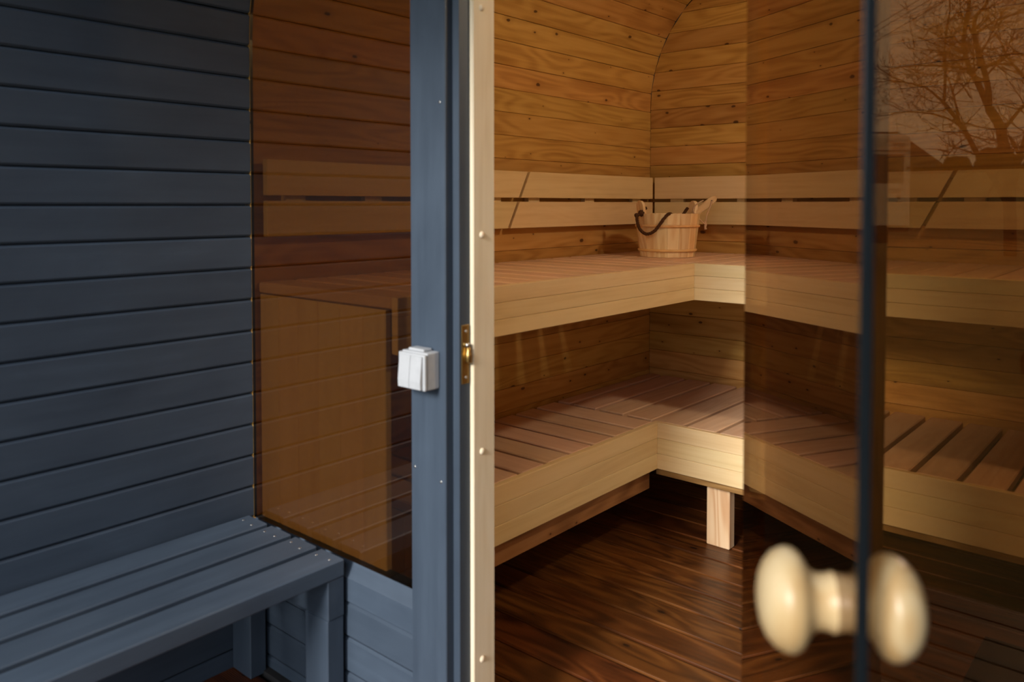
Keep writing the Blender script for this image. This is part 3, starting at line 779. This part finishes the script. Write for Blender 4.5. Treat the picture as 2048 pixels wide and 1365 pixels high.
for li, (pts, r0, r1, (d0, d1)) in enumerate(limbs):
    n = len(pts)
    wp = [tp(x, y, d0+(d1-d0)*i/(n-1)) for i, (x, y) in enumerate(pts)]
    if li == 0: wp[0].z = gz(0, wp[0].y)-0.03
    sp_ = spline(wp, 5); m = len(sp_)
    rad = [r0+(r1-r0)*i/(m-1) for i in range(m)]
    mobj('trunk' if li == 0 else 'branch', tube_mesh(sp_, rad, 7), M['bark'], tree)
    if li == 0: continue
    tot = sum((sp_[i+1]-sp_[i]).length for i in range(m-1))
    for j in range(int(tot*8)+3):
        f = rt.uniform(0.12, 1.0)*(m-1); k = min(int(f), m-2); b = sp_[k].lerp(sp_[k+1], f-k)
        t = (sp_[k+1]-sp_[k]).normalized()
        axis = Vector((rt.gauss(0, 1), rt.gauss(0, 0.7), rt.gauss(0, 0.8))).normalized()
        twig(b, (t*0.5+axis).normalized(), rt.uniform(0.4, 0.95), rad[k]*0.32+0.003, 0)
m2 = bpy.data.meshes.new('twigs'); m2.from_pydata(TV, [], TF)
tag(mobj('twigs', m2, M['bark'], tree), kind='stuff')

# house with a hipped roof behind the tree
TH_ = 46.0
c0 = refl(1895, 409, TH_); lat = (refl(1700, 409, TH_)-c0).normalized(); back = Vector((-lat.y, lat.x, 0))
if back.y > 0: back = -back
ZHB = gz(0, c0.y)-0.25
hs = thing('house', (c0.x, c0.y, ZHB), 'low house with dark hipped roof mirrored behind the white caravan', 'house')
LH, DH = 13.0, 8.0
ze, zr = 2.10, 4.48
def hp_(a, b, z): return c0+lat*a+back*b+Vector((0, 0, z))
def poly_obj(name, pts, faces, mat, parent):
    m_ = bpy.data.meshes.new(name); m_.from_pydata([tuple(p) for p in pts], [], faces)
    bm_ = bmesh.new(); bm_.from_mesh(m_); bmesh.ops.recalc_face_normals(bm_, faces=bm_.faces); bm_.to_mesh(m_); bm_.free()
    return mobj(name, m_, mat, parent)
cube_f = [(0, 1, 2, 3), (4, 7, 6, 5), (0, 4, 5, 1), (1, 5, 6, 2), (2, 6, 7, 3), (3, 7, 4, 0)]
def hbox(name, a0, a1, b0, b1, z0, z1, mat, parent):
    return poly_obj(name, [hp_(a0, b0, z0), hp_(a1, b0, z0), hp_(a1, b1, z0), hp_(a0, b1, z0), hp_(a0, b0, z1), hp_(a1, b0, z1), hp_(a1, b1, z1), hp_(a0, b1, z1)], cube_f, mat, parent)
hbox('wall', 0.3, LH-0.3, 0.3, DH-0.3, ZHB, ze, M['render'], hs)
poly_obj('roof', [hp_(0, 0, ze), hp_(LH, 0, ze), hp_(LH, DH, ze), hp_(0, DH, ze), hp_(1.0, DH/2, zr), hp_(LH-1.0, DH/2, zr)],
         [(0, 1, 5, 4), (2, 3, 4, 5), (1, 2, 5), (3, 0, 4), (3, 2, 1, 0)], M['roof'], hs)
for a in (1.6, 4.2, 6.8): 
    wn = hbox('window', a, a+1.1, 0.24, 0.31, 0.6, 1.7, M['caravan'], hs)
    hbox('pane', a+0.08, a+1.02, 0.225, 0.25, 0.68, 1.62, M['darkglass'], wn)
hbox('door', 8.8, 9.7, 0.24, 0.31, ZHB, 1.6, M['dark'], hs)
hbox('chimney', 5.6, 6.2, 3.7, 4.3, 3.9, 5.0, M['render'], hs)

# white caravan
TC = 11.8; S = TC/FPX
cc = refl(1824, 409, TC); clat = (refl(1700, 409, TC)-cc).normalized(); cback = Vector((-clat.y, clat.x, 0))
if cback.y > 0: cback = -cback
ZCV = ZG+0.52
cv = thing('caravan', (cc.x, cc.y, ZCV), 'white caravan with rounded corners mirrored beside the door edge', 'caravan')
CF = Matrix((clat, cback, Vector((0, 0, 1)))).transposed().to_4x4(); CF.translation = cc
def cbox(name, a0, a1, b0, b1, z0, z1, mat, bev=0.0, seg=3, parent=None):
    bm = bmesh.new(); bmesh.ops.create_cube(bm, size=1)
    bmesh.ops.scale(bm, vec=(a1-a0, b1-b0, z1-z0), verts=bm.verts)
    if bev: bmesh.ops.bevel(bm, geom=bm.edges[:], offset=bev, segments=seg, affect='EDGES', profile=0.5)
    return mobj(name, from_bm(name, bm), mat, parent or cv, CF @ Matrix.Translation(((a0+a1)/2, (b0+b1)/2, (z0+z1)/2)))
def cz(v): return (409-v)*S
def ca(u): return (1824-u)*S
CWid = 2.1
cbox('body', 0, CWid, 0, 4.2, cz(466), cz(267), M['caravan'], 0.10, 4)
wn = cbox('window', ca(1806), CWid-ca(1806), -0.012, 0.02, cz(367), cz(309), M['grey'], 0.008, 1)
cbox('pane', ca(1800), CWid-ca(1800), -0.016, -0.011, cz(363), cz(315), M['darkglass'], parent=wn)
cbox('trim_strip', ca(1819), CWid-ca(1819), -0.008, 0.01, cz(303), cz(301), M['grey'])
for u0, u1, v0, v1 in ((1783, 1807, 287, 289), (1783, 1790, 290, 292), (1794, 1808, 292, 294), (1783, 1806, 296, 297.5)):
    cbox('emblem_stroke', ca(u1), ca(u0), -0.007, 0.01, cz(v1), cz(v0), M['grey'])
for v0, u0, u1 in ((378, 1776, 1804), (384, 1776, 1800), (391, 1790, 1803), (403, 1792, 1802)):
    cbox('lettering', ca(u1), ca(u0), -0.007, 0.01, cz(v0+1.6), cz(v0), M['grey'])
cbox('socket', ca(1799), ca(1793), -0.015, 0.01, cz(398), cz(392), M['dark'], 0.005, 1)
for a in (ca(1817), CWid-ca(1817)-0.035): cbox('marker_lamp', a, a+0.035, -0.02, 0.01, cz(339), cz(334), M['red'], 0.006, 1)
for a in (ca(1816), CWid-ca(1816)-0.03): cbox('reflector', a, a+0.03, -0.012, 0.01, cz(436), cz(430), M['grey'], 0.004, 1)
cbox('bumper', ca(1817), CWid-ca(1817), -0.02, 0.05, cz(464), cz(451), M['dark'], 0.01, 1)
cbox('chassis', 0.25, CWid-0.25, 0.2, 4.0, cz(466)-0.16, cz(466)-0.001, M['dark'])
tyre = lathe_mesh([(0, -0.09), (0.20, -0.09), (0.29, -0.08), (0.31, -0.03), (0.31, 0.03), (0.29, 0.08), (0.20, 0.09), (0, 0.09)], 28)
for a in (0.22, CWid-0.22): mobj('wheel', tyre, M['dark'], cv, CF @ Matrix.Translation((a, 2.2, ZCV+0.31)) @ Matrix.Rotation(math.pi/2, 4, 'Y'))
cbox('axle', 0.2, CWid-0.2, 2.13, 2.27, ZCV+0.24, cz(466)-0.158, M['dark'])

# hedge bushes along the horizon
def bush(u, t, w, h, label):
    c = refl(u, 409, t); zb = gz(c.x, c.y)-0.05
    b = thing('bush', (c.x, c.y, zb), label, 'bush', 'dark bushes along the lawn edge')
    V = []; F = []; rb = random.Random(int(u))
    for i in range(2600):
        a = rb.uniform(0, 2*math.pi); ph = rb.random()**0.6; rr = rb.uniform(0.45, 1.0)
        p = Vector((math.cos(a)*w*rr*(1-0.45*ph*ph), math.sin(a)*w*rr*(1-0.45*ph*ph), ph*h*rb.uniform(0.8, 1.05)))
        s = 0.13; n1 = Vector((rb.gauss(0, 1), rb.gauss(0, 1), rb.gauss(0, 1))).normalized(); n2 = n1.orthogonal().normalized()
        k = len(V); q = Vector((c.x, c.y, zb))+p
        V += [tuple(q-n1*s), tuple(q+n2*s*0.6), tuple(q+n1*s), tuple(q-n2*s*0.6)]; F.append((k, k+1, k+2, k+3))
    m_ = bpy.data.meshes.new('foliage'); m_.from_pydata(V, [], F)
    tag(mobj('foliage', m_, M['leaf'], b), kind='stuff')
    mobj('stem', tube_mesh([Vector((c.x, c.y, zb)), Vector((c.x, c.y, zb+h*0.7))], [0.06, 0.03], 6), M['bark'], b)
bush(1912, 31.5, 0.62, 0.80, 'small dark bush right of the hipped house in the window reflection')
bush(1990, 30, 0.80, 1.05, 'dark bush behind the bare tree trunk in the window reflection')
bush(2085, 31, 0.95, 0.85, 'dark bush at the far right of the window reflection')

# overhead cables on a pole
pole_p = refl(1560, 409, 44)
ZPB = gz(0, pole_p.y)-0.1
po = thing('utility_pole', (pole_p.x, pole_p.y, ZPB), 'grey utility pole beyond the lawn carrying three cables', 'pole')
mobj('mast', tube_mesh([Vector((pole_p.x, pole_p.y, ZPB)), Vector((pole_p.x, pole_p.y, 8.2))], [0.13, 0.09], 10), M['bark'], po)
for i, ((u0, v0), (u1, v1)) in enumerate((((1784, 32), (1837, 0)), ((1784, 44), (1858, 0)), ((1784, 63), (1893, 0)))):
    a = refl(u0, v0, 30); b = refl(u1, v1, 27)
    d = b-a; e0 = a-d*1.0; e1 = b+d*4
    cb = mobj('cable', tube_mesh([e0, e1], 0.014, 6), M['dark'])
    tag(cb, ['topmost', 'middle', 'lowest'][i]+' of the three overhead cables mirrored in the window', 'cable', 'overhead cables')
